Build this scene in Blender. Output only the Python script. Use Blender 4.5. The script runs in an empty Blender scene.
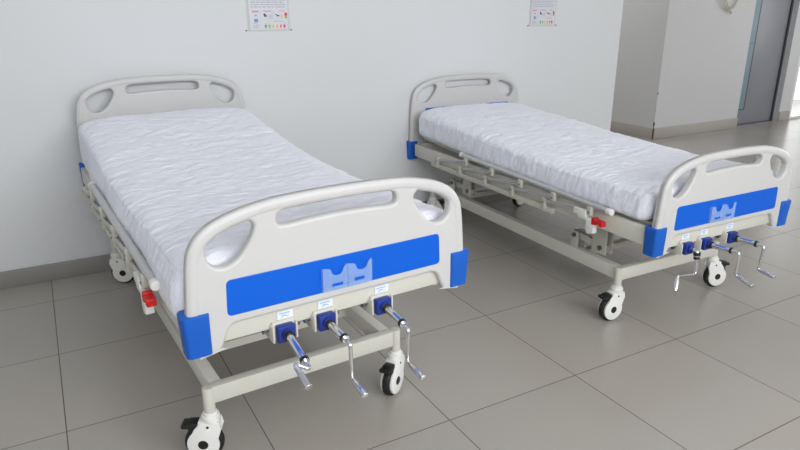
import bpy, bmesh, math, random
from mathutils import Vector, Matrix, noise
random.seed(7)
S = bpy.context.scene
COL = S.collection
PI = math.pi

# ------------------------------------------------------------------ camera
cam_d = bpy.data.cameras.new('camera')
cam = bpy.data.objects.new('camera', cam_d); COL.objects.link(cam)
cam_d.sensor_width = 36.0; cam_d.lens = 637.6 / 800 * 36.0
cam_d.clip_start = 0.02; cam_d.clip_end = 200
r = Vector((0.87294, -0.48783, -0.00177)); u = Vector((0.15905, 0.28118, 0.94638)); f = Vector((0.46117, 0.82642, -0.32304))
M = Matrix((r, u, -f)).transposed().to_4x4(); M.translation = Vector((0.1039, -3.7018, 1.3980))
cam.matrix_world = M
S.camera = cam

# ------------------------------------------------------------------ world, lights, exposure
S.view_settings.view_transform = 'Standard'; S.view_settings.look = 'None'
S.view_settings.exposure = 0.0; S.view_settings.gamma = 1.0; S.view_settings.use_curve_mapping = False
w = bpy.data.worlds.new('world'); S.world = w; w.use_nodes = True
bg = w.node_tree.nodes['Background']; bg.inputs[0].default_value = (0.93, 0.97, 1.0, 1); bg.inputs[1].default_value = 1.6

def area(name, loc, target, sx, sy, power, col=(1, 1, 1), spread=PI):
    l = bpy.data.lights.new(name, 'AREA'); l.shape = 'RECTANGLE'; l.size = sx; l.size_y = sy
    l.energy = power; l.color = col; l.spread = spread
    o = bpy.data.objects.new(name, l); COL.objects.link(o); o.location = loc
    o.rotation_euler = (Vector(target) - Vector(loc)).to_track_quat('-Z', 'Y').to_euler()
    return o
# daylight through the windows behind the camera, through the ones in the right-hand wall,
# and through the glazed doorway at the far end
area('daylight_front_windows', (1.4, -5.85, 2.3), (1.4, 0, 1.3), 5.0, 1.2, 158, (0.965, 0.98, 1.0))
area('daylight_side_windows', (10.3, -2.4, 1.6), (0, -2.4, 1.6), 4.0, 2.0, 62, (0.97, 0.98, 1.0))
area('daylight_doorway', (9.6, 1.9, 1.2), (9.3, -4, 0.9), 1.6, 2.2, 12, (1.0, 0.99, 0.97))
area('corridor_fill_light', (5.0, 2.4, 2.9), (5.0, 2.4, 0), 0.6, 1.2, 23, (1.0, 1.0, 1.0))  # unseen fill lamp, added to brighten the left face of the far block

# ------------------------------------------------------------------ materials
def new_mat(name):
    m = bpy.data.materials.new(name); m.use_nodes = True
    nt = m.node_tree; return m, nt, nt.nodes['Principled BSDF']
def srgb(c):
    return tuple(((x / 255) / 12.92 if x / 255 <= 0.04045 else ((x / 255 + 0.055) / 1.055) ** 2.4) for x in c) + (1,)
def mat(name, c, rough=0.5, metal=0.0, bump=0.0, bscale=60, vary=0.03, nscale=4, coat=0.0, spec=0.5):
    m, nt, b = new_mat(name); N = nt.nodes.new; Lk = nt.links.new
    b.inputs['Roughness'].default_value = rough; b.inputs['Metallic'].default_value = metal
    b.inputs['Coat Weight'].default_value = coat; b.inputs['Specular IOR Level'].default_value = spec
    col = srgb(c)
    tc = N('ShaderNodeTexCoord'); nz = N('ShaderNodeTexNoise'); nz.inputs['Scale'].default_value = nscale
    nz.inputs['Detail'].default_value = 3
    Lk(tc.outputs['Object'], nz.inputs['Vector'])
    mx = N('ShaderNodeMix'); mx.data_type = 'RGBA'
    mx.inputs['A'].default_value = tuple(x * (1 - vary) for x in col[:3]) + (1,)
    mx.inputs['B'].default_value = tuple(min(1, x * (1 + vary)) for x in col[:3]) + (1,)
    Lk(nz.outputs['Fac'], mx.inputs['Factor']); Lk(mx.outputs['Result'], b.inputs['Base Color'])
    if bump:
        n2 = N('ShaderNodeTexNoise'); n2.inputs['Scale'].default_value = bscale; n2.inputs['Detail'].default_value = 4
        Lk(tc.outputs['Object'], n2.inputs['Vector'])
        bp = N('ShaderNodeBump'); bp.inputs['Strength'].default_value = bump; bp.inputs['Distance'].default_value = 0.002
        Lk(n2.outputs['Fac'], bp.inputs['Height']); Lk(bp.outputs['Normal'], b.inputs['Normal'])
    return m

M_wall = mat('wall_paint', (214, 216, 218), 0.6, bump=0.15, bscale=25, vary=0.015, nscale=1.2)
M_wall2 = mat('far_wall_paint', (202, 202, 202), 0.6, bump=0.15, bscale=25, vary=0.02, nscale=1.5)
M_ceil = mat('ceiling_paint', (235, 235, 233), 0.8)
M_base = mat('skirting_tile', (138, 136, 132), 0.35, vary=0.04)
M_base2 = mat('far_skirting_tile', (172, 166, 158), 0.35, vary=0.04)
M_board = mat('cream_plastic', (200, 199, 198), 0.38, vary=0.01, bump=0.05, bscale=300)
M_blue = mat('blue_panel_plastic', (0, 92, 205), 0.36, vary=0.03, spec=0.3)
M_guard = mat('blue_guard_plastic', (4, 90, 190), 0.45, vary=0.03)
M_navy = mat('navy_bushing_plastic', (20, 48, 135), 0.4)
M_steel = mat('cream_enamelled_steel', (208, 206, 196), 0.35, vary=0.02)
M_steel2 = mat('cream_steel_rail', (198, 196, 184), 0.4, vary=0.02)
M_alu = mat('satin_aluminium', (200, 200, 200), 0.35, metal=0.75, vary=0.02)
M_chrome = mat('chrome', (225, 225, 228), 0.12, metal=1.0, vary=0.0)
M_black = mat('black_rubber', (22, 22, 24), 0.5, vary=0.1)
M_white = mat('white_plastic', (232, 232, 228), 0.35, vary=0.01)
M_red = mat('red_plastic', (215, 30, 25), 0.4)
M_core = mat('grey_mattress_ticking', (105, 108, 120), 0.85, vary=0.35, nscale=60)
M_label = mat('white_sticker', (228, 234, 240), 0.4)
M_ink = mat('pale_blue_ink', (120, 170, 225), 0.5)
M_paper = mat('white_laminated_paper', (212, 213, 220), 0.4, vary=0.01)
M_darkink = mat('grey_print', (150, 150, 162), 0.6, vary=0.05)
M_door = mat('grey_painted_door', (134, 135, 142), 0.4, vary=0.02)
M_frame = mat('dark_grey_door_frame', (62, 66, 76), 0.4)
M_jamb = mat('door_jamb', (178, 181, 184), 0.4)
M_wire = mat('cream_wire', (200, 192, 175), 0.5)
M_bolt = mat('zinc_bolt', (120, 125, 130), 0.35, metal=0.9)
M_rod = mat('dark_steel_rod', (60, 60, 60), 0.45, metal=0.7)

def sheet_mat():
    m, nt, b = new_mat('white_quilted_sheet'); N = nt.nodes.new; Lk = nt.links.new
    b.inputs['Roughness'].default_value = 0.85; b.inputs['Specular IOR Level'].default_value = 0.2
    b.inputs['Sheen Weight'].default_value = 0.15
    tc = N('ShaderNodeTexCoord'); mp = N('ShaderNodeMapping'); mp.inputs['Scale'].default_value = (1.0, 2.1, 1.0)
    mp.inputs['Rotation'].default_value = (0, 0, 0.35)
    Lk(tc.outputs['Object'], mp.inputs['Vector'])
    n = N('ShaderNodeTexNoise'); n.inputs['Scale'].default_value = 24; n.inputs['Detail'].default_value = 5
    n.inputs['Roughness'].default_value = 0.6; n.inputs['Distortion'].default_value = 1.6
    Lk(mp.outputs['Vector'], n.inputs['Vector'])
    v = N('ShaderNodeTexVoronoi'); v.feature = 'SMOOTH_F1'; v.inputs['Scale'].default_value = 26
    Lk(mp.outputs['Vector'], v.inputs['Vector'])
    a = N('ShaderNodeMath'); a.operation = 'MULTIPLY_ADD'; Lk(n.outputs['Fac'], a.inputs[0]); a.inputs[1].default_value = 1.4
    Lk(v.outputs['Distance'], a.inputs[2])
    bp = N('ShaderNodeBump'); bp.inputs['Strength'].default_value = 0.38; bp.inputs['Distance'].default_value = 0.011
    Lk(a.outputs[0], bp.inputs['Height']); Lk(bp.outputs['Normal'], b.inputs['Normal'])
    b.inputs['Base Color'].default_value = srgb((238, 240, 250))
    return m
M_sheet = sheet_mat()

def floor_mat():
    m, nt, b = new_mat('polished_floor_tiles'); N = nt.nodes.new; Lk = nt.links.new
    def mth(op, a, bb=None, c=None):
        n = N('ShaderNodeMath'); n.operation = op
        for k, x in enumerate((a, bb, c)):
            if x is None: continue
            if isinstance(x, (int, float)): n.inputs[k].default_value = x
            else: Lk(x, n.inputs[k])
        return n.outputs[0]
    tc = N('ShaderNodeTexCoord'); sp = N('ShaderNodeSeparateXYZ'); Lk(tc.outputs['Object'], sp.inputs[0])
    X = mth('DIVIDE', sp.outputs[0], 0.6); Y = mth('DIVIDE', mth('ADD', sp.outputs[1], 0.3), 0.6)
    g = []
    for A in (X, Y):
        fr = mth('FRACT', A); d = mth('ABSOLUTE', mth('SUBTRACT', fr, 0.5)); g.append(mth('GREATER_THAN', d, 0.5 - 0.0031))
    gr = mth('MAXIMUM', g[0], g[1])
    cell = N('ShaderNodeCombineXYZ'); Lk(mth('FLOOR', X), cell.inputs[0]); Lk(mth('FLOOR', Y), cell.inputs[1])
    wn = N('ShaderNodeTexWhiteNoise'); Lk(cell.outputs[0], wn.inputs['Vector'])
    nz = N('ShaderNodeTexNoise'); nz.inputs['Scale'].default_value = 2.2; nz.inputs['Detail'].default_value = 2; Lk(tc.outputs['Object'], nz.inputs['Vector'])
    fac = mth('MULTIPLY_ADD', wn.outputs['Value'], 0.4, mth('MULTIPLY', nz.outputs['Fac'], 0.5))
    mx = N('ShaderNodeMix'); mx.data_type = 'RGBA'; Lk(fac, mx.inputs['Factor'])
    mx.inputs['A'].default_value = srgb((163, 158, 151)); mx.inputs['B'].default_value = srgb((174, 168, 160))
    m2 = N('ShaderNodeMix'); m2.data_type = 'RGBA'; Lk(gr, m2.inputs['Factor'])
    Lk(mx.outputs['Result'], m2.inputs['A']); m2.inputs['B'].default_value = srgb((92, 84, 76))
    Lk(m2.outputs['Result'], b.inputs['Base Color'])
    ro = mth('MULTIPLY_ADD', gr, 0.5, 0.26)
    Lk(ro, b.inputs['Roughness']); b.inputs['Specular IOR Level'].default_value = 0.5
    h = mth('MULTIPLY', gr, -1.0)
    bp = N('ShaderNodeBump'); bp.inputs['Strength'].default_value = 0.25; bp.inputs['Distance'].default_value = 0.0015
    Lk(h, bp.inputs['Height']); Lk(bp.outputs['Normal'], b.inputs['Normal'])
    return m
M_floor = floor_mat()

def glass_mat(name, c, alpha, rough=0.15):
    m, nt, b = new_mat(name); N = nt.nodes.new; Lk = nt.links.new
    b.inputs['Base Color'].default_value = srgb(c); b.inputs['Roughness'].default_value = rough
    t = N('ShaderNodeBsdfTransparent'); mx = N('ShaderNodeMixShader'); mx.inputs[0].default_value = alpha
    Lk(t.outputs[0], mx.inputs[1]); Lk(b.outputs[0], mx.inputs[2]); Lk(mx.outputs[0], nt.nodes['Material Output'].inputs['Surface'])
    return m
M_acrylic = glass_mat('clear_acrylic', (190, 222, 255), 0.26)
M_pane = mat('frosted_blue_glass', (118, 140, 150), 0.45, vary=0.03)
M_clear = glass_mat('clear_glass', (235, 240, 245), 0.08, 0.02)

# ------------------------------------------------------------------ mesh helpers
class MB:
    def __init__(s): s.bm = bmesh.new()
    def box(s, x0, x1, y0, y1, z0, z1, bev=0.0, seg=2, mtx=None):
        t = bmesh.new(); bmesh.ops.create_cube(t, size=1)
        for v in t.verts:
            v.co = Vector(((x0 + x1) / 2 + v.co.x * (x1 - x0), (y0 + y1) / 2 + v.co.y * (y1 - y0), (z0 + z1) / 2 + v.co.z * (z1 - z0)))
        if bev: bmesh.ops.bevel(t, geom=t.edges[:], offset=bev, segments=seg, affect='EDGES', profile=0.5)
        return s.merge(t, mtx)
    def merge(s, t, mtx=None):
        if mtx is not None: bmesh.ops.transform(t, matrix=mtx, verts=t.verts)
        me = bpy.data.meshes.new('tmp'); t.to_mesh(me); t.free(); s.bm.from_mesh(me); bpy.data.meshes.remove(me); return s
    def cyl(s, a, b, r, n=20, r2=None, bev=0.0):
        a = Vector(a); b = Vector(b); d = b - a
        t = bmesh.new(); bmesh.ops.create_cone(t, cap_ends=True, segments=n, radius1=r, radius2=r if r2 is None else r2, depth=d.length)
        if bev:
            ed = [e for e in t.edges if abs(e.verts[0].co.z - e.verts[1].co.z) < 1e-6]
            bmesh.ops.bevel(t, geom=ed, offset=bev, segments=3, affect='EDGES', profile=0.5)
        mt = Matrix.Translation((a + b) / 2) @ d.to_track_quat('Z', 'Y').to_matrix().to_4x4()
        return s.merge(t, mt)
    def tube(s, pts, rad, n=12, corner=0.0):
        pts = [Vector(p) for p in pts]
        if corner:
            out = [pts[0]]
            for i in range(1, len(pts) - 1):
                p = pts[i]; a = (pts[i - 1] - p); b = (pts[i + 1] - p); c = min(corner, a.length * .45, b.length * .45)
                p0 = p + a.normalized() * c; p1 = p + b.normalized() * c
                for k in range(6):
                    q = k / 5; out.append(p0 * (1 - q) ** 2 + p * 2 * q * (1 - q) + p1 * q * q)
            out.append(pts[-1]); pts = out
        rings = []; prev = None
        for i, p in enumerate(pts):
            d = (pts[min(i + 1, len(pts) - 1)] - pts[max(i - 1, 0)]).normalized()
            if prev is None: nrm = d.orthogonal().normalized()
            else: nrm = (prev - d * prev.dot(d)).normalized()
            prev = nrm; bn = d.cross(nrm)
            rr = rad[i] if isinstance(rad, (list, tuple)) else rad
            rings.append([s.bm.verts.new(p + (nrm * math.cos(2 * PI * k / n) + bn * math.sin(2 * PI * k / n)) * rr) for k in range(n)])
        for A, B in zip(rings, rings[1:]):
            for k in range(n): s.bm.faces.new((A[k], A[(k + 1) % n], B[(k + 1) % n], B[k]))
        s.bm.faces.new(rings[0][::-1]); s.bm.faces.new(rings[-1]); return s
    def prism(s, poly, y0, y1, bev=0.0, mtx=None):
        """polygon in x,z extruded along y"""
        t = bmesh.new(); vs = [t.verts.new((x, y0, z)) for x, z in poly]; fc = t.faces.new(vs)
        ex = bmesh.ops.extrude_face_region(t, geom=[fc]); vv = [g for g in ex['geom'] if isinstance(g, bmesh.types.BMVert)]
        bmesh.ops.translate(t, vec=(0, y1 - y0, 0), verts=vv)
        bmesh.ops.recalc_face_normals(t, faces=t.faces)
        if bev:
            ed = [e for e in t.edges if abs(e.verts[0].co.y - e.verts[1].co.y) < 1e-7]
            bmesh.ops.bevel(t, geom=ed, offset=bev, segments=2, affect='EDGES', profile=0.5)
        return s.merge(t, mtx)
    def build(s, name, m, parent=None, mtx=None, smooth=True, loc=None, rotz=0.0):
        if mtx is not None: bmesh.ops.transform(s.bm, matrix=mtx, verts=s.bm.verts)
        bmesh.ops.recalc_face_normals(s.bm, faces=s.bm.faces)
        me = bpy.data.meshes.new(name); s.bm.to_mesh(me); s.bm.free()
        return link_mesh(name, me, m, parent, smooth, loc, rotz)

def link_mesh(name, me, m, parent=None, smooth=True, loc=None, rotz=0.0):
    if not isinstance(m, (list, tuple)): m = [m]
    for x in m: me.materials.append(x)
    if smooth:
        me.polygons.foreach_set('use_smooth', [True] * len(me.polygons))
        try: me.set_sharp_from_angle(angle=math.radians(40))
        except Exception: pass
    o = bpy.data.objects.new(name, me); COL.objects.link(o)
    if parent: o.parent = parent
    if loc: o.location = loc
    o.rotation_euler[2] = rotz
    return o
def thing(name, label, cat, loc=(0, 0, 0), rotz=0, group=None):
    o = bpy.data.objects.new(name, None); COL.objects.link(o); o.location = loc; o.rotation_euler = (0, 0, rotz)
    o.empty_display_size = 0.2
    return tag(o, label, cat, group)
def tag(o, label, cat, group=None):
    o['label'] = label; o['category'] = cat
    if group: o['group'] = group
    return o
def struct(o): o['kind'] = 'structure'; return o

def curve_plate(loops, depth, bevel, res=4):
    """filled 2D curve in x,z with holes, rounded edges, centred on y=0; returns mesh"""
    cu = bpy.data.curves.new('tmp', 'CURVE'); cu.dimensions = '2D'; cu.fill_mode = 'BOTH'
    cu.extrude = max(depth / 2 - bevel, 0.0005); cu.bevel_depth = bevel; cu.bevel_resolution = res; cu.offset = -bevel
    for lp in loops:
        sp = cu.splines.new('POLY'); sp.points.add(len(lp) - 1); sp.use_cyclic_u = True
        for p, (x, z) in zip(sp.points, lp): p.co = (x, z, 0, 1)
    o = bpy.data.objects.new('tmp', cu); COL.objects.link(o)
    dg = bpy.context.evaluated_depsgraph_get(); me = bpy.data.meshes.new_from_object(o.evaluated_get(dg))
    bpy.data.objects.remove(o); bpy.data.curves.remove(cu)
    me.transform(Matrix.Rotation(PI / 2, 4, 'X')); return me

def rounded(poly, rad, n=8):
    """round the corners of a polygon; rad: number or list per corner"""
    out = []; L = len(poly)
    for i, p in enumerate(poly):
        rr = rad[i] if isinstance(rad, (list, tuple)) else rad
        p = Vector(p); a = Vector(poly[i - 1]) - p; b = Vector(poly[(i + 1) % L]) - p
        if rr <= 0: out.append(tuple(p)); continue
        ang = a.angle(b); t = min(rr / math.tan(ang / 2), a.length * .49, b.length * .49)
        p0 = p + a.normalized() * t; p1 = p + b.normalized() * t
        for k in range(n + 1):
            q = k / n; v = p0 * (1 - q) ** 2 + p * 2 * q * (1 - q) + p1 * q * q; out.append(tuple(v))
    return out
def smoothpoly(ctrl, n=8):
    """closed Catmull-Rom"""
    out = []; L = len(ctrl); P = [Vector(c) for c in ctrl]
    for i in range(L):
        a, b, c, d = P[i - 1], P[i], P[(i + 1) % L], P[(i + 2) % L]
        for k in range(n):
            t = k / n
            out.append(tuple(0.5 * ((2 * b) + (c - a) * t + (2 * a - 5 * b + 4 * c - d) * t * t + (3 * b - a - 3 * c + d) * t ** 3)))
    return out

# ------------------------------------------------------------------ room shell
H = 3.0
def box_obj(name, x0, x1, y0, y1, z0, z1, m, bev=0.0, parent=None):
    return MB().box(x0, x1, y0, y1, z0, z1, bev).build(name, m, parent, smooth=bool(bev))
struct(box_obj('floor', -2.6, 10.6, -6.2, 4.4, -0.12, 0.0, M_floor))
struct(box_obj('ceiling', -2.6, 10.6, -6.2, 4.4, H, H + 0.12, M_ceil))
struct(box_obj('wall_back', -2.4, 4.145, 0.0, 0.2, 0, H, M_wall))
struct(box_obj('wall_left', -2.6, -2.4, -6.0, 0.2, 0, H, M_wall))
# block behind: a face looking left, then a face looking at the beds
struct(box_obj('wall_far_block', 6.0, 7.47, 1.08, 4.2, 0, H, M_wall2))
struct(box_obj('wall_far_return', 8.36, 8.58, 1.10, 1.35, 0, H, M_wall2))
struct(box_obj('wall_far_end', -2.4, 6.0, 4.2, 4.4, 0, H, M_wall2))
struct(box_obj('wall_corridor', 4.145 - 0.2, 4.145, 0.2, 4.2, 0, H, M_wall2))
# wall with the doorway: above the door
struct(box_obj('wall_above_door', 7.47, 8.36, 1.2, 1.35, 2.2, H, M_wall2))
struct(box_obj('wall_behind_door', 7.47, 8.58, 1.35, 1.5, 0, H, M_wall2))
# glazed doorway at the far right: header and right wall
struct(box_obj('wall_above_doorway', 8.58, 10.4, 1.05, 1.25, 2.35, H, M_wall2))
mb = MB()
mb.box(10.4, 10.6, -6.0, -4.5, 0, H); mb.box(10.4, 10.6, -0.3, 1.25, 0, H); mb.box(10.4, 10.6, -4.5, -0.3, 0, 0.6); mb.box(10.4, 10.6, -4.5, -0.3, 2.6, H)
struct(mb.build('wall_right', M_wall2, smooth=False))
mb = MB()
mb.box(-2.4, -0.6, -6.2, -6.0, 0, H); mb.box(4.4, 10.6, -6.2, -6.0, 0, H); mb.box(-0.6, 4.4, -6.2, -6.0, 0, 1.65); mb.box(-0.6, 4.4, -6.2, -6.0, 2.9, H)
struct(mb.build('wall_front', M_wall, smooth=False))
# window frames
def win_frame(name, pts_boxes):
    mb = MB()
    for b in pts_boxes: mb.box(*b, bev=0.004)
    return struct(mb.build(name, M_white))
wf = win_frame('window_1', [(8.58, 8.63, 1.1, 1.16, 0, 2.35), (9.45, 9.51, 1.1, 1.16, 0, 2.35), (10.34, 10.4, 1.1, 1.16, 0, 2.35), (8.63, 10.34, 1.1, 1.16, 2.29, 2.35), (8.63, 10.34, 1.1, 1.16, 0.0, 0.03)])
box_obj('window_pane', 8.63, 10.34, 1.125, 1.133, 0.03, 2.29, M_clear, parent=wf)
win_frame('window_2', [(-0.6, 4.4, -6.13, -6.07, 1.65, 1.71), (-0.6, 4.4, -6.13, -6.07, 2.84, 2.9)] + [(x, x + .06, -6.13, -6.07, 1.65, 2.9) for x in (-0.6, 1.05, 2.7, 4.34)])
win_frame('window_3', [(10.47, 10.53, -4.5, -.3, .6, .66), (10.47, 10.53, -4.5, -.3, 2.54, 2.6)] + [(10.47, 10.53, y, y + .06, .6, 2.6) for y in (-4.5, -2.43, -.36)])

# skirting
def skirt(name, x0, x1, y0, y1, z, m):
    return struct(MB().box(x0, x1, y0, y1, 0, z, bev=0.003).build(name, m))
skirt('baseboard_back', -2.4, 4.145, -0.012, 0.0, 0.095, M_base)
skirt('baseboard_back_end', 4.145, 4.157, -0.012, 0.2, 0.095, M_base)
skirt('baseboard_left', -2.4, -2.388, -6.0, -0.012, 0.095, M_base)
skirt('baseboard_far_side', 5.985, 6.0, 1.065, 4.2, 0.12, M_base2)
skirt('baseboard_far', 5.985, 7.475, 1.065, 1.08, 0.12, M_base2)
skirt('baseboard_far_right', 8.36, 8.58, 1.085, 1.10, 0.12, M_base2)

# chipped paint marks on the block's corner are dirt with their own shape
mb = MB()
for z, rr in ((0.504, 0.011), (0.316, 0.006), (0.165, 0.020), (0.125, .010)):
    t = bmesh.new(); bmesh.ops.create_icosphere(t, subdivisions=1, radius=rr)
    mb.merge(t, Matrix.Translation((6.0, 1.08, z)) @ Matrix.Diagonal((0.5, 0.5, 1.5, 1)))
chips = struct(mb.build('trim_1', mat('exposed_dark_plaster', (70, 66, 62), 0.9)))

# door with a tall glass strip
door = struct(MB().box(7.475, 8.31, 1.17, 1.205, 0.01, 2.14, bev=0.003).build('door_1', M_door))
struct(MB().box(8.33, 8.36, 1.145, 1.22, 0, 2.2, bev=0.003).box(7.47, 8.36, 1.13, 1.22, 2.14, 2.2, bev=0.003).build('trim_2', M_jamb))
MB().box(8.305, 8.332, 1.15, 1.172, 0.0, 2.14).box(7.475, 8.31, 1.155, 1.172, 0.0, 0.012).build('door_seal', M_frame, door, smooth=False)
MB().box(7.50, 7.70, 1.163, 1.172, 0.20, 2.0).build('glass_strip', M_pane, door, smooth=False)
MB().box(7.70, 7.712, 1.160, 1.172, 0.195, 2.005).box(7.50, 7.712, 1.160, 1.172, 0.188, 0.20).box(7.50, 7.70, 1.160, 1.1725, 0.98, 0.985).build('glass_bead', M_frame, door, smooth=False)
st = MB().cyl((7.62, 1.1635, 1.40), (7.62, 1.161, 1.40), 0.04, 28).build('round_sticker', mat('grey_green_sticker', (112, 146, 138), 0.5), door)
# hanging wire coil on the far wall
mb = MB()
def hoop(cx, cz, rx, rz, y, tilt, n=40, rad=0.006):
    pts = []
    for k in range(n + 1):
        a = 2 * PI * k / n; wob = 1 + 0.06 * math.sin(3 * a + tilt * 5)
        x = rx * math.cos(a) * wob; z = rz * math.sin(a) * wob
        pts.append((cx + x * math.cos(tilt) - z * math.sin(tilt), y - 0.012 * math.sin(a * 2 + tilt), cz + x * math.sin(tilt) + z * math.cos(tilt)))
    mb.tube(pts, rad, 8)
hoop(6.965, 1.55, 0.165, 0.175, 1.055, 0.0, rad=0.0065); hoop(6.985, 1.545, 0.14, 0.165, 1.05, 0.25, rad=0.0045); hoop(6.97, 1.57, 0.15, 0.18, 1.045, -0.2, rad=0.0045)
mb.tube([(6.96, 1.06, 1.37), (6.985, 1.04, 1.345), (6.995, 1.045, 1.325), (7.01, 1.05, 1.35)], 0.010, 8, corner=.01)
coil = mb.build('wire_coil', M_wire); tag(coil, 'loose cream wire coil hanging on the far wall left of the grey door', 'wire')
MB().cyl((6.955, 1.08, 1.70), (6.955, 1.03, 1.70), 0.006, 10).build('hook', M_bolt, coil)

# ------------------------------------------------------------------ wall posters
def poster(x0, x1, zb, label, marks_dz=0.0):
    W_ = x1 - x0; Hh = W_ * 1.36
    t = thing('wall_poster', label, 'poster', ((x0 + x1) / 2, -0.0026, zb), 0, 'printed notices on the wall above the beds')
    def pb(a, b, c, d, y, m, name, bev=0):       # fractions of the sheet width, from the bottom left corner
        return MB().box((a - .5) * W_, (b - .5) * W_, -y - .0006, -y, c * W_, d * W_).build(name, m, t, smooth=False)
    pb(0, 1, 0, 1.36, -0.0008, glass_mat('laminate', (216, 217, 220), .10), 'laminate_sleeve')
    sheet = pb(.06, .95, .03, 1.33, 0.0005, M_paper, 'paper_sheet')
    def mark(name, rects, c):
        mb = MB()
        for (a, b, cc, d) in rects: mb.box((a - .5) * W_, (b - .5) * W_, -.0022, -.0011, cc * .9 * W_, d * .9 * W_)
        o = mb.build(name, mat('ink_' + name, c, .6), t, smooth=False); o.parent = sheet; return o
    rnd = random.Random(3)
    lines = []
    for k in range(13):
        z = .57 + k * .055; x = .1
        while x < .86:
            l = rnd.uniform(.03, .13)
            lines.append((x, min(x + l, .9), z, z + .016)); x += l + .02
    mark('small_print', lines, (158, 158, 170))
    for rc in [(.12, .27, .455, .49), (.38, .57, .47, .492), (.74, .88, .475, .492), (.62, .84, .225, .24), (.13, .24, .19, .2)]: mark('pink_heading', [rc], (214, 140, 172))
    for rc in [[(.385, .43, .38, .42), (.40, .455, .345, .385)], [(.655, .70, .385, .405), (.69, .75, .355, .385)]]: mark('black_figure', rc, (45, 50, 55))
    mark('blue_figure', [(.16, .25, .22, .30), (.18, .23, .36, .39)], (110, 160, 195))
    mark('red_block', [(.88, .985 - .05, .37, .44)], (215, 45, 50)); mark('orange_block', [(.88, .935, .345, .37)], (235, 160, 60)); mark('green_block', [(.88, .935, .31, .345)], (120, 180, 80))
    mark('faint_text', [(.5, .6, .3, .4), (.6, .64, .42, .46), (.78, .83, .3, .4), (.12, .26, .07, .16), (.35, .85, .27, .276), (.31, .316, .04, .5), (.6, .604, .28, .5)], (198, 200, 208))
    for k, c in enumerate([(70, 150, 90), (120, 185, 95), (205, 205, 90), (240, 170, 90), (230, 110, 80), (205, 40, 60)]):
        x = .40 + k * .088
        mark(('green', 'light_green', 'yellow', 'orange', 'coral', 'red')[k] + '_face', [(x, x + .042, .09, .15), (x - .008, x + .05, .165, .172), (x + .01, x + .03, .06, .08)], c)
    for x in (-.03, 1.02):
        mb = MB().cyl(((x - .5) * W_, 0.004, .02 * W_), ((x - .5) * W_, -0.004, .02 * W_), 0.004, 12)
        mb.build('tack', M_black, t)
    return t
poster(1.187, 1.44, 1.270, 'printed notice with coloured pictograms on the wall above the left bed')
poster(3.215, 3.47, 1.268, 'printed notice with coloured pictograms on the wall above the right bed')

# ------------------------------------------------------------------ the beds
def outline(ztop, zb, w=0.455):
    """board outline (x,z), half width w, arch top at ztop, feet down to zb, cut-out between the feet"""
    cut = zb + 0.073
    right = [(0.0, ztop), (0.10, ztop - .001), (0.20, ztop - .006), (0.287, ztop - .020), (0.358, ztop - .042), (0.402, ztop - .070), (0.429, ztop - .107), (0.440, ztop - .15),
             (0.448, ztop - .23), (w, zb + .08), (w, zb + .012)]
    right = rounded_open(right)
    foot = rounded([(w, zb), (0.372, zb), (0.340, cut), (0, cut)], [0.01, 0.02, 0.035, 0], 6)
    foot = [p for p in foot]
    pts = right + foot[:-1]
    left = [(-x, z) for x, z in pts[::-1]]
    allp = pts + left
    out = []
    for p in allp:
        if not out or (abs(out[-1][0] - p[0]) + abs(out[-1][1] - p[1])) > 1e-4: out.append(p)
    if abs(out[0][0] - out[-1][0]) + abs(out[0][1] - out[-1][1]) < 1e-4: out.pop()
    return out
def rounded_open(ctrl, n=6):
    P = [Vector(c) for c in ctrl]; out = []
    for i in range(len(P) - 1):
        a = P[i - 1] if i else Vector((-P[1].x, P[1].y)); b = P[i]; c = P[i + 1]; d = P[i + 2] if i + 2 < len(P) else c
        for k in range(n):
            t = k / n; out.append(tuple(0.5 * ((2 * b) + (c - a) * t + (2 * a - 5 * b + 4 * c - d) * t * t + (3 * b - a - 3 * c + d) * t ** 3)))
    out.append(tuple(P[-1])); return out

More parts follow.
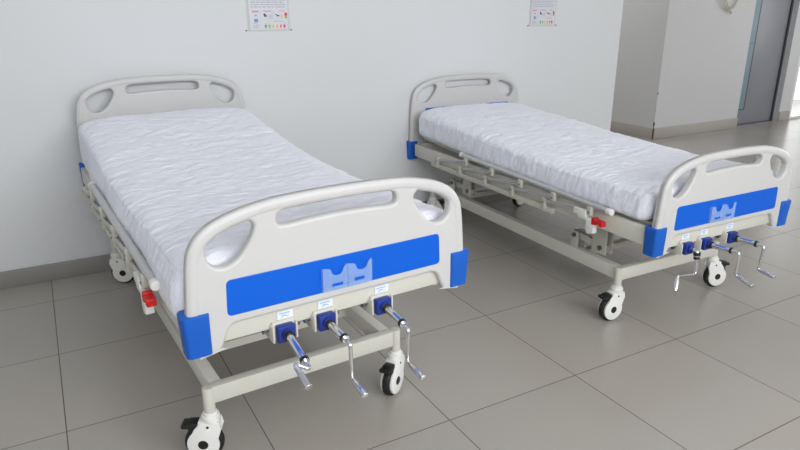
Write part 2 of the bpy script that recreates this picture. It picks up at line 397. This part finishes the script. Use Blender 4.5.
def make_board(name, ztop, zb, yc, thick, parent, facing):
    """yc: centre plane; facing = -1 front looks to -y"""
    dz = ztop - 0.924
    ol = outline(ztop, zb)
    slot = smoothpoly([(-.19, .862 + dz), (-.172, .882 + dz), (-.09, .894 + dz), (0, .897 + dz), (.09, .894 + dz), (.172, .882 + dz), (.19, .862 + dz), (.176, .842 + dz), (.09, .846 + dz), (0, .848 + dz), (-.09, .846 + dz), (-.176, .842 + dz)], 6)
    def oval(s):
        return smoothpoly([(s * .255, .858 + dz), (s * .275, .873 + dz), (s * .315, .874 + dz), (s * .355, .862 + dz), (s * .377, .838 + dz), (s * .388, .805 + dz), (s * .382, .775 + dz), (s * .36, .757 + dz), (s * .33, .757 + dz), (s * .30, .775 + dz), (s * .275, .805 + dz), (s * .257, .838 + dz)], 6)
    me = curve_plate([ol, slot, oval(1), oval(-1)], thick, 0.010)
    bm = bmesh.new(); bm.from_mesh(me); bpy.data.meshes.remove(me)
    # thicker rounded rim running over the arch and down both sides
    n = len(ol); rim = []
    inner = []
    arch = [p for p in ol if p[1] > zb + .12]
    right = sorted([p for p in arch if p[0] >= 0], key=lambda p: -p[1])
    # sort along the arc: from centre top to right lower
    right = [p for p in ol[:len(ol) // 2] if p[1] > zb + .10]
    ins = []
    for i, p in enumerate(right):
        a = Vector(right[max(i - 1, 0)]); b = Vector(right[min(i + 1, len(right) - 1)]); d = (b - a).normalized()
        nrm = Vector((d.y, -d.x))            # pointing inwards for a clockwise run
        if nrm.dot(Vector((0, zb + .2)) - Vector(p)) < 0: nrm = -nrm
        ins.append(tuple(Vector(p) + nrm * 0.038))
    band = right + ins[::-1]
    full = [(-x, z) for x, z in right[::-1]] + right[1:] + ins[::-1] + [(-x, z) for x, z in ins[1:]]
    me2 = curve_plate([full], thick + 0.005, 0.016, 5)
    bm.from_mesh(me2); bpy.data.meshes.remove(me2)
    bmesh.ops.translate(bm, vec=(0, yc, 0), verts=bm.verts)
    me = bpy.data.meshes.new(name); bm.to_mesh(me); bm.free()
    o = link_mesh(name, me, M_board, parent)
    # blue inlay, both faces
    pn = curve_plate([rounded([(-.348, .614 + dz), (.352, .614 + dz), (.347, .718 + dz), (-.343, .718 + dz)], .016)], thick + 0.004, 0.0015, 1)
    pn.transform(Matrix.Translation((0, yc, 0))); link_mesh('blue_panel', pn, M_blue, o)
    return o

def guard(s, yf, yb, z0, parent, outward):
    """softly stepped blue corner block; yf = outer face, yb = inner end; outward = sign of y of the outer face"""
    y0, y1 = min(yf, yb), max(yf, yb)
    xa, xb = (0.396, 0.468)
    t = bmesh.new(); bmesh.ops.create_cube(t, size=1)
    for v in t.verts: v.co = Vector((s * (xa + xb) / 2 + v.co.x * (xb - xa), (y0 + y1) / 2 + v.co.y * (y1 - y0), z0 + .061 + v.co.z * .122))
    bmesh.ops.bevel(t, geom=[e for e in t.edges if abs(e.verts[0].co.z - e.verts[1].co.z) > .01], offset=.012, segments=4, affect='EDGES', profile=.5)
    for z in [z0 + .003] + [z0 + .018 + k * .024 + d for k in range(4) for d in (0, .003)] + [z0 + .119]:
        bmesh.ops.bisect_plane(t, geom=t.verts[:] + t.edges[:] + t.faces[:], plane_co=(0, 0, z), plane_no=(0, 0, 1))
    cx, cy = s * (xa + xb) / 2, (y0 + y1) / 2
    for v in t.verts:
        k = (v.co.z - z0); step = int((k + .0045) / .024); q = max(0.0, min(1.0, k / .122))
        g = .925 + .075 * q + .012 * (((k - .018) % .024) > .002)
        if k < .002 or k > .120: g -= .05
        v.co.x = s * xa + (v.co.x - s * xa) * g
        v.co.y = (y0 if outward > 0 else y1) + (v.co.y - (y0 if outward > 0 else y1)) * g
    return MB().merge(t).build('corner_guard', M_guard, parent)

def crank(x, dz, parent, kind, cfg):
    y = -2.055; z = .527
    root = MB()
    # bracket hanging under the end beam
    root.box(x - .034, x + .034, -2.032, -1.99, z - .028, z + .028, bev=0.004)
    root.box(x - .038, x - .032, -2.045, -1.985, z - .03, z + .02, bev=0.002)
    root.box(x + .032, x + .038, -2.045, -1.985, z - .03, z + .02, bev=0.002)
    br = root.build('crank_bracket', M_steel, parent)
    MB().box(x - .026, x + .026, -2.056, -2.03, z - .029, z + .021, bev=0.004).cyl((x, -2.056, z - .003), (x, -2.066, z - .003), .017, 20, bev=.002).build('bushing', M_navy, br)
    MB().cyl((x - .056, -2.01, z), (x + .056, -2.01, z), .006, 10).cyl((x - .056, -2.01, z), (x - .048, -2.01, z), .011, 6).cyl((x + .048, -2.01, z), (x + .056, -2.01, z), .011, 6).build('bolt', M_bolt, br)
    P = [Vector(p) for p in cfg]             # start, shaft end, arm end, handle end (relative to bushing)
    P = [Vector((x, -2.066, z - .003)) + p for p in P]
    k = MB(); mid = P[0].lerp(P[1], .78) if (P[1] - P[0]).length > .06 else P[1].lerp(P[2], .35)
    if (P[1] - P[0]).length <= .06: k.tube([P[0], P[1], mid], .009, 12, corner=.01); P = [P[1]] + P[1:]; P[0] = P[0].lerp(P[2], .08); P.pop(1)
    k.tube([P[0], mid], 0.0118, 14); k.tube([mid.lerp(P[0], .02)] + P[1:-1] + [P[-2] + (P[-1] - P[-2]) * .25], 0.0062, 12, corner=0.016)
    arm = k.build('crank_handle', M_chrome, parent)
    d = (P[1] - P[0]).normalized()
    MB().cyl(mid - d * .012, mid - d * .001, 0.0132, 16, bev=.001).build('black_collar', M_black, arm)
    MB().cyl(P[0] - d * .004, P[0] + d * .010, 0.0150, 16, bev=.001).build('black_collar', M_black, arm)
    h = MB(); a = P[-2] + (P[-1] - P[-2]) * .12
    h.cyl(a, P[-1], 0.0078, 16, r2=0.0105, bev=.002); h.build('grip', M_chrome, arm)

def caster(x, y, az, parent, ztop, side=1):
    """az: direction (world-ish local angle) of the wheel face normal"""
    n = Vector((math.cos(az), math.sin(az), 0)); t = Vector((-n.y, n.x, 0)) * side     # t: trail direction
    c = Vector((x, y, .0625)) + t * 0.027
    m = Matrix((t.to_4d(), n.to_4d(), (0, 0, 1, 0), (0, 0, 0, 1))).transposed(); m[3][3] = 1; m.translation = c
    for i in range(3): m[3][i] = 0
    # local: X = trail, Y = axis, Z up
    hs = MB()
    for s in (-1, 1):
        # shell: round cover with a straight shoulder up to the stem
        pts = []
        for k in range(25):
            a = -PI * .5 - PI * .0 + (k / 24) * (2 * PI * .70) - .45
            pts.append((.053 * math.cos(a), .053 * math.sin(a) + .002))
        pts += [(-.020, .070), (-.052, .078)]
        poly = []
        for k in range(30):
            a = math.radians(-200 + k * (250 / 29))
            poly.append((.052 * math.cos(a), .052 * math.sin(a)))
        poly += [(.026, .056), (.002, .082), (-.056, .082), (-.062, .056)]
        hs.prism(poly, s * .014, s * .025, bev=.003)
    hs.box(-.055, .012, -.024, .024, .056, .084, bev=.006)
    hs.cyl((-.027, 0, .082), (-.027, 0, .102), .029, 24, bev=.003)
    hs.cyl((-.027, 0, .098), (-.027, 0, .112), .023, 24, bev=.003)
    o = hs.build('caster', M_white, parent, mtx=m)
    ty = MB(); ty.cyl((0, -.0135, 0), (0, .0135, 0), .0625, 40, bev=.006)
    ty.build('tyre', M_black, o, mtx=m)
    MB().cyl((0, -.0262, 0), (0, .0262, 0), .0165, 24, bev=.001).build('hub_cap', M_black, o, mtx=m)
    MB().cyl((-.020, -.0262, .066), (-.020, .0262, .066), .0045, 12).build('axle_pin', M_black, o, mtx=m)
    pd = MB(); pd.box(.012, .046, -.020, .020, .044, .078, bev=.006); pd.box(.036, .066, -.022, .022, .058, .072, bev=.004)
    pd.build('brake_pedal', M_black, o, mtx=m)
    stem = Vector((x, y, 0))
    MB().cyl((x, y, .165), (x, y, ztop), .0185, 24, bev=.003).build('stem', M_steel, o)
    return o

def bed(name, label, pose, dz, cfg, az):
    b = thing(name, label, 'hospital bed', (pose[0], pose[1], 0), pose[2], 'manual three-crank hospital beds')
    up = Matrix.Translation((0, 0, dz))
    before = set(bpy.data.objects)
    # ---- upper frame
    fr = MB()
    for s in (-1, 1):
        x0, x1 = sorted((s * .425, s * .455)); fr.box(x0, x1, -1.99, -.045, .55, .63, bev=.004)
    fr.box(-.40, .40, -2.020, -1.985, .532, .615, bev=.004); fr.box(-.40, .40, -.065, -.035, .55, .63, bev=.004)
    for y in (-.45, -.95, -1.45): fr.box(-.425, .425, y - .02, y + .02, .56, .60, bev=.003)
    frame = fr.build('upper_frame', M_steel, b)
    # ---- platform sections (perforated steel leaves)
    rise = cfg['rise']
    def leaf(nm, ya, yb, za, zb_):
        mb = MB(); L = math.hypot(yb - ya, zb_ - za); n = max(2, int(L / .11))
        for k in range(n):
            t0 = (k + .08) / n; t1 = (k + .92) / n
            y0 = ya + (yb - ya) * t0; y1 = ya + (yb - ya) * t1; z0 = za + (zb_ - za) * t0; z1 = za + (zb_ - za) * t1
            t = bmesh.new(); bmesh.ops.create_cube(t, size=1); ang = math.atan2(z1 - z0, y1 - y0)
            mb.merge(t, Matrix.Translation((0, (y0 + y1) / 2, (z0 + z1) / 2)) @ Matrix.Rotation(ang, 4, 'X') @ Matrix.Diagonal((.78, abs(math.hypot(y1 - y0, z1 - z0)), .006, 1)))
        for s in (-1, 1): mb.tube([(s * .395, ya, za - .008), (s * .395, yb, zb_ - .008)], .010, 8)
        return mb.build(nm, M_steel2, b)
    leaf('back_section', -1.02, -.08, .640, .640 + rise)
    leaf('seat_section', -1.04, -1.28, .640, .640); leaf('thigh_section', -1.30, -1.58, .640, .640); leaf('foot_section', -1.60, -1.97, .640, .640)
    # ---- boards
    hb = make_board('headboard', 1.060, .515, .018, .030, b, -1)
    fb = make_board('footboard', .924, .515, -2.022, .034, b, -1)
    hb.location.x = cfg['hb'][0]; hb.scale.x = cfg['hb'][1]
    for s in (-1, 1):
        guard(s, .040, .000, .517, hb, 1); guard(s, -2.050, -1.985, .517, fb, -1)
    # chart holder
    hx = cfg['holder']
    def pocket(x0, x1):
        z0, z1 = .621, .692
        cx = (x0 + x1) / 2 + .006
        p = [(x0, z0), (x1, z0), (x1, z1), (cx + .024, z1 - .004)]
        for k in range(9):
            a = math.radians(0 - k * 22.5); p.append((cx + .019 * math.cos(a), z1 - .012 + .016 * math.sin(a)))
        p += [(cx - .024, z1 - .004), (x0, z1)]
        return p
    hd = MB(); hd.prism(pocket(hx - .080, hx - .001), -2.052, -2.0505); hd.prism(pocket(hx + .001, hx + .080), -2.052, -2.0505)
    hd.box(hx - .080, hx + .080, -2.052, -2.0415, .618, .621); hd.box(hx - .0815, hx - .080, -2.052, -2.0415, .618, .69); hd.box(hx + .080, hx + .0815, -2.052, -2.0415, .618, .69); hd.box(hx - .001, hx + .001, -2.054, -2.0415, .618, .692)
    h = hd.build('chart_holder', M_acrylic, fb, smooth=False)
    MB().box(hx - .052, hx - .018, -2.0535, -2.0522, .632, .640).build('holder_tab', M_blue, h, smooth=False)
    MB().box(hx + .022, hx + .054, -2.0535, -2.0522, .634, .643).build('holder_tab', M_blue, h, smooth=False)
    # ---- cranks and their stickers
    for x, kc in zip(cfg['cranks'], cfg['crank_cfg']):
        crank(x, dz, b, 0, kc)
        x += cfg['lab']; lb = MB().box(x - .024, x + .024, -2.0225, -2.0205, .556, .580).build('instruction_sticker', M_label, frame, smooth=False)
        mk = MB(); rnd = random.Random(int(x * 1000) + 5)
        mk.box(x - .018, x + .014, -2.0232, -2.0224, .572, .5745)
        mk.tube([(x - .012, -2.0228, .560), (x - .002, -2.0228, .566), (x + .010, -2.0228, .562)], .0011, 5); mk.box(x - .012, x - .000, -2.0232, -2.0224, .566, .5675)
        mk.build('sticker_print', M_ink, lb, smooth=False); x -= cfg['lab']
        MB().cyl((x, -1.985, .527), (x, -1.30 + (x > 0) * .3, .535), .009, 12).build('screw_rod', M_rod, b)
    # ---- folding side rails
    for s in (-1, 1):
        X = s * .478
        ztube = lambda y: .676 + (y + .65) / (-1.85 + .65) * -.026
        rl = MB(); 
        P0 = Vector((X, -.645, ztube(-.645))); P1 = Vector((X, -1.80, ztube(-1.80)))
        rl.tube([P0, P1], .0145, 16)
        rail = rl.build('side_rail', M_alu, b)
        MB().cyl(P1 + Vector((0, .012, 0)), P1 - Vector((0, .02, 0)), .0160, 16, bev=.005).build('end_cap', M_white, rail)
        MB().cyl(P0 - Vector((0, .012, 0)), P0 + Vector((0, .012, 0)), .0160, 16, bev=.005).build('end_cap', M_white, rail)
        xb0, xb1 = sorted((s * .456, s * .482))
        MB().box(xb0, xb1, -1.445, -.305, .540, .566, bev=.003).build('mounting_bar', M_steel2, rail)
        lows = (-.385, -.633, -.887, -1.132, -1.387); ups = (-.705, -.957, -1.205, -1.456, -1.70)
        for yl, yu in zip(lows, ups):
            xl = s * .480; zl = .600; zu = ztube(yu) - .030
            bb = MB()
            x0, x1 = sorted((s * .474, s * .492)); bb.box(x0, x1, yl - .013, yl + .013, .555, .612, bev=.003)
            bb.build('lower_bracket', M_steel2, rail)
            x0, x1 = sorted((s * .480, s * .499)); MB().box(x0, x1, yu - .014, yu + .014, zu - .016, zu + .026, bev=.003).build('upper_bracket', M_steel2, rail)
            lk = MB()
            for o_ in (0, .016):
                lk.tube([(s * .484, yl - o_, zl - .008 + o_ * .6), (s * .490, yu - o_ + .012, zu - .004 + o_ * .8)], .0045, 8)
            lk.build('link_bar', M_alu, rail)
            MB().cyl((s * .470, yl, .590), (s * .4955, yl, .590), .004, 10).build('rivet', M_bolt, rail)
            MB().cyl((s * .475, yu, zu), (s * .5025, yu, zu), .004, 10).build('rivet', M_bolt, rail)
        # latch plate with red release
        x0, x1 = sorted((s * .478, s * .505))
        MB().prism([(-1.64 * 0 + a, z) for a, z in [(0, .627), (.075, .627), (.080, .60), (.130, .60), (.130, .535), (.095, .525), (.080, .545), (.082, .585), (.03, .583), (.024, .600), (.0, .598)]], 0, .026, bev=.002,
                   mtx=Matrix(((0, s, 0, s * .478), (-1, 0, 0, -1.610), (0, 0, 1, 0), (0, 0, 0, 1)))).build('latch_plate', M_white, rail)
        MB().box(x0 - .001, x1 + .001, -1.790, -1.727, .586, .602, bev=.003).box(x0 - .001, x1 + .001, -1.747, -1.727, .576, .608, bev=.003).box(x0 - .001, x1 + .001, -1.790, -1.772, .578, .594, bev=.003).build('release_button', M_red, rail)
    # hanging brackets of the lifting linkage, attached to the upper frame
    hi = [MB(), MB()]
    for k, y in enumerate((-1.63, -.50)):
        for s in (-1, 1):
            hi[k].box(s * .33 - .005, s * .33 + .005, y - .045, y + .045, .375, .56, bev=.003)
            hi[k].box(s * .29 - .005, s * .29 + .005, y - .045, y + .045, .375, .56, bev=.003)
        hi[k].box(-.425, .425, y - .02, y + .02, .545, .575, bev=.003)
        hi[k].build('lift_hanger', M_steel2, b)
        bl = MB()
        for s in (-1, 1): bl.cyl((s * .33 - .012, y - .01, .405), (s * .33 + .012, y - .01, .405), .012, 12); bl.cyl((s * .29 - .012, y - .01, .405), (s * .29 + .012, y - .01, .405), .012, 12)
        bl.build('pivot_bolt', M_bolt, b)
    # shift everything made so far that belongs to the bed by dz
    for o in set(bpy.data.objects) - before:
        if o.parent is b: o.location.z += dz
    # ---- lifting arms between base and upper frame
    for y, yb_ in ((-1.63, -1.47), (-.50, -.34)):
        zt = .405 + dz
        for s in (-1, 1):
            mb = MB()
            mb.box(s * .31 - .03, s * .31 + .03, yb_ - .028, yb_ + .028, .236, .25, bev=.002)
            mb.box(s * .335 - .004, s * .335 + .004, yb_ - .024, yb_ + .024, .245, .345, bev=.003); mb.box(s * .285 - .004, s * .285 + .004, yb_ - .024, yb_ + .024, .245, .345, bev=.003)
            mb.build('base_bracket', M_steel2, b)
        a = MB(); 
        for s in (-1, 1):
            d = Vector((0, y - .01 - yb_, zt - .325)); ang = math.atan2(d.z, d.y)
            t = bmesh.new(); bmesh.ops.create_cube(t, size=1)
            a.merge(t, Matrix.Translation((s * .31, (y - .01 + yb_) / 2, (zt + .325) / 2)) @ Matrix.Rotation(ang, 4, 'X') @ Matrix.Diagonal((.025, d.length + .05, .03, 1)))
        a.cyl((-.31, yb_, .325), (.31, yb_, .325), .014, 16)
        a.build('lift_arm', M_steel2, b)
        bl = MB()
        for s in (-1, 1): bl.cyl((s * .31 - .04, yb_, .325), (s * .31 + .04, yb_, .325), .011, 12)
        bl.build('arm_bolt', M_bolt, b)
    # ---- base frame
    bf = MB(); hw = .352
    for s in (-1, 1):
        hw = .352 if s < 0 else .325
        x0, x1 = sorted((s * (hw - .04), s * hw)); bf.box(x0, x1, -1.79, -.12, .198, .262, bev=.003)
    hw = .352; bf.box(-hw, hw - .03, -1.80, -1.765, .205, .264, bev=.003); bf.box(-hw + .04, hw - .06, -.155, -.12, .205, .262, bev=.003)
    for y in (-1.47, -.34): bf.box(-hw + .04, hw - .04, y - .02, y + .02, .205, .236, bev=.002)
    bf.build('base_frame', M_steel, b)
    for (sx, y), (a, sd) in zip(((-1, -1.800), (1, -1.800), (-1, -.12), (1, -.12)), az):
        caster(sx * (cfg['cl'] if sx < 0 else cfg['cr']), y + (cfg['cy'][0 if sx < 0 else 1] if y < -1 else 0), a, b, .262, sd)
    return b

def mattress(label, pose, dz, ztops, zbots, seed, hang, bulge=.013, crown=0.0, nm='mattress'):
    """ztops/zbots: lists (y, z) in upper-frame coordinates"""
    t = thing(nm, label, 'mattress', (pose[0], pose[1], dz), pose[2], 'mattresses in white fitted sheets')
    def lerp(tab, y):
        if y >= tab[0][0]: return tab[0][1]
        for (a, za), (b_, zb_) in zip(tab, tab[1:]):
            if a >= y >= b_:
                q = (a - y) / (a - b_); return za + (zb_ - za) * q
        return tab[-1][1]
    def sm(tab, y):
        return sum(lerp(tab, y + k * .03) for k in range(-4, 5)) / 9
    def surf(nv, nu, shrink, disp):
        bm = bmesh.new(); Y0, Y1 = -.045 - shrink, -1.985 + shrink
        rings = []
        for i in range(nv + 1):
            q = i / nv; # cluster stations at the ends
            y = Y0 + (Y1 - Y0) * q
            e = min(y - Y1, Y0 - y); R_ = .055
            k = 1.0 if e > R_ else math.sqrt(max(0.0, 1 - ((R_ - e) / R_) ** 2))
            zt = sm(ztops, y) - shrink; zb = sm(zbots, y) + shrink; zc = (zt + zb) / 2; hh = (zt - zb) / 2
            hw = .443 - shrink
            hh2 = hh - (1 - k) * .05; hw2 = hw - (1 - k) * .05
            ring = []
            for j in range(nu):
                a = 2 * PI * j / nu; ca, sa = math.cos(a), math.sin(a)
                p = 5.0
                den = (abs(ca) ** p + abs(sa) ** p) ** (1 / p)
                ux, uz = ca / den, sa / den      # on unit superellipse
                x = ux * hw2; z = zc + uz * hh2
                if disp:
                    N_ = Vector((x, y, z)) + Vector((seed, 0, 0))
                    d = 0
                    # soft lumps + creases running diagonally
                    d += .0045 * noise.noise(N_ * 5.0)
                    w_ = noise.noise(Vector((x * 6 + y * 5, y * 13 - x * 4, z * 8 + seed)))
                    d += .0034 * (1 - abs(w_) * 2.4)
                    w2 = noise.noise(Vector((x * 17 - y * 9, y * 26 + x * 12, z * 20 + seed + 9)))
                    d += .0024 * (1 - abs(w2) * 2.4)
                    side = abs(ux) > .97 or abs(ux) > .9 and uz < .9
                    if abs(ux) > .9:
                        d *= 1 - .5 * (abs(ux) - .9) * 10
                        # hanging side: vertical tucks
                        w3 = noise.noise(Vector((y * 14 + z * 6, seed, z * 3)))
                        d += .0022 * (1 - abs(w3) * 2.2) * min(1, (abs(ux) - .9) * 10)
                        # slack lower hem bulging outwards
                        if uz < .4: d += (.006 + (bulge - .006) * max(0, min(1, (-y - .25) / .4))) * (0.4 - uz) * (1 + .4 * noise.noise(Vector((y * 3, seed, 0))))
                    x += d * ux; z += d * uz * (1 if uz > 0 else .3)
                    if uz < -.2 and abs(ux) > .6 and hang: z -= hang * (1 + .8 * noise.noise(Vector((y * 2.3, seed * 2, 1)))) * (abs(ux) - .6) / .4 * min(1, (-.2 - uz) * 2)
                if uz > 0: z += crown * uz * max(0, 1 + (y + .05) / .6) * (1 - ((x + .12) / .40) ** 2)
                ring.append(bm.verts.new((x, y, z)))
            rings.append(ring)
        for A, B in zip(rings, rings[1:]):
            for j in range(nu): bm.faces.new((A[j], A[(j + 1) % nu], B[(j + 1) % nu], B[j]))
        bm.faces.new(rings[0][::-1]); bm.faces.new(rings[-1])
        bmesh.ops.recalc_face_normals(bm, faces=bm.faces); return bm
    def mk(name, bm, m):
        me = bpy.data.meshes.new(name); bm.to_mesh(me); bm.free()
        o = link_mesh(name, me, m, t, smooth=False); me.polygons.foreach_set('use_smooth', [True] * len(me.polygons)); return o
    mk('mattress_core', surf(60, 40, .012, False), M_core)
    mk('fitted_sheet', surf(380, 260, 0, True), M_sheet)
    return t

POSE1 = (0.6792, -0.0776, 0.0576); POSE2 = (2.6745, -0.048, -0.0168); DZ2 = -0.0948
std = [(0, 0, 0), (0, -.115, 0), (.0, -.115, -.125), (0, -.205, -.125)]
cfg1 = dict(rise=.100, lab=.010, cr=.343, hb=(.007, .985), cl=.362, cy=(.014, .020), holder=.012, cranks=(-.189, -.061, .133), crank_cfg=[
    [(0, 0, 0), (-.004, -.150, -.032), (-.040, -.130, -.012), (-.039, -.215, -.040)],
    [(0, 0, 0), (.001, -.125, -.007), (.003, -.125, -.117), (-.001, -.21, -.127)],
    [(0, 0, 0), (-.004, -.13, -.014), (-.007, -.13, -.122), (-.010, -.22, -.130)]])
cfg2 = dict(rise=.040, lab=.006, cr=.398, hb=(.010, 1.035), cl=.348, cy=(.020, .052), holder=-.05, cranks=(-.246, -.123, .053), crank_cfg=[
    [(0, 0, 0), (-.008, -.030, .004), (-.008, -.040, -.096), (-.125, -.040, -.080), (-.155, -.060, -.135)],
    [(0, 0, 0), (.012, -.125, .004), (.016, -.125, -.099), (.006, -.21, -.114)],
    [(0, 0, 0), (.008, -.125, .003), (-.005, -.125, -.102), (-.012, -.205, -.107)]])
def A(x, y, th): return math.atan2(y, x) - th
bed('hospital_bed', 'nearer cream and blue crank hospital bed on the left, standing higher with its backrest raised', POSE1, 0.0, cfg1,
    [(A(-.45, -.9, POSE1[2]), -1), (A(.57, -.82, POSE1[2]), -1), (A(-.4, -.9, POSE1[2]), 1), (A(.3, -.95, POSE1[2]), 1)])
bed('hospital_bed', 'farther cream and blue crank hospital bed on the right, set lower and lying nearly flat', POSE2, DZ2, cfg2,
    [(A(-.1, -1, POSE2[2]), -1), (A(-.3, -.95, POSE2[2]), 1), (A(0, -1, POSE2[2]), 1), (A(.2, -1, POSE2[2]), 1)])
mattress('white sheeted mattress with its head end raised high, lying on the left bed', POSE1, 0.0,
         [(-.03, .885), (-.17, .872), (-.49, .812), (-.80, .768), (-1.0, .755), (-1.3, .750), (-1.6, .760), (-2.0, .775)],
         [(-.03, .675), (-.49, .652), (-1.0, .642), (-2.0, .648)], 3.1, .055, .026)
mattress('white sheeted mattress, gently sloping and nearly flat, lying on the right bed', POSE2, DZ2,
         [(-.03, .862), (-.30, .850), (-.85, .810), (-1.2, .786), (-1.55, .776), (-2.0, .785)],
         [(-.03, .685), (-.62, .666), (-1.0, .650), (-2.0, .648)], 11.7, .012, .013, .010)
# the right-hand bed and its mattress are a slightly narrower pair
for o in bpy.data.objects:
    if o.parent is None and 'right bed' in o.get('label', '') or o.parent is None and 'hospital bed on the right' in o.get('label', ''): o.scale[0] = 0.965
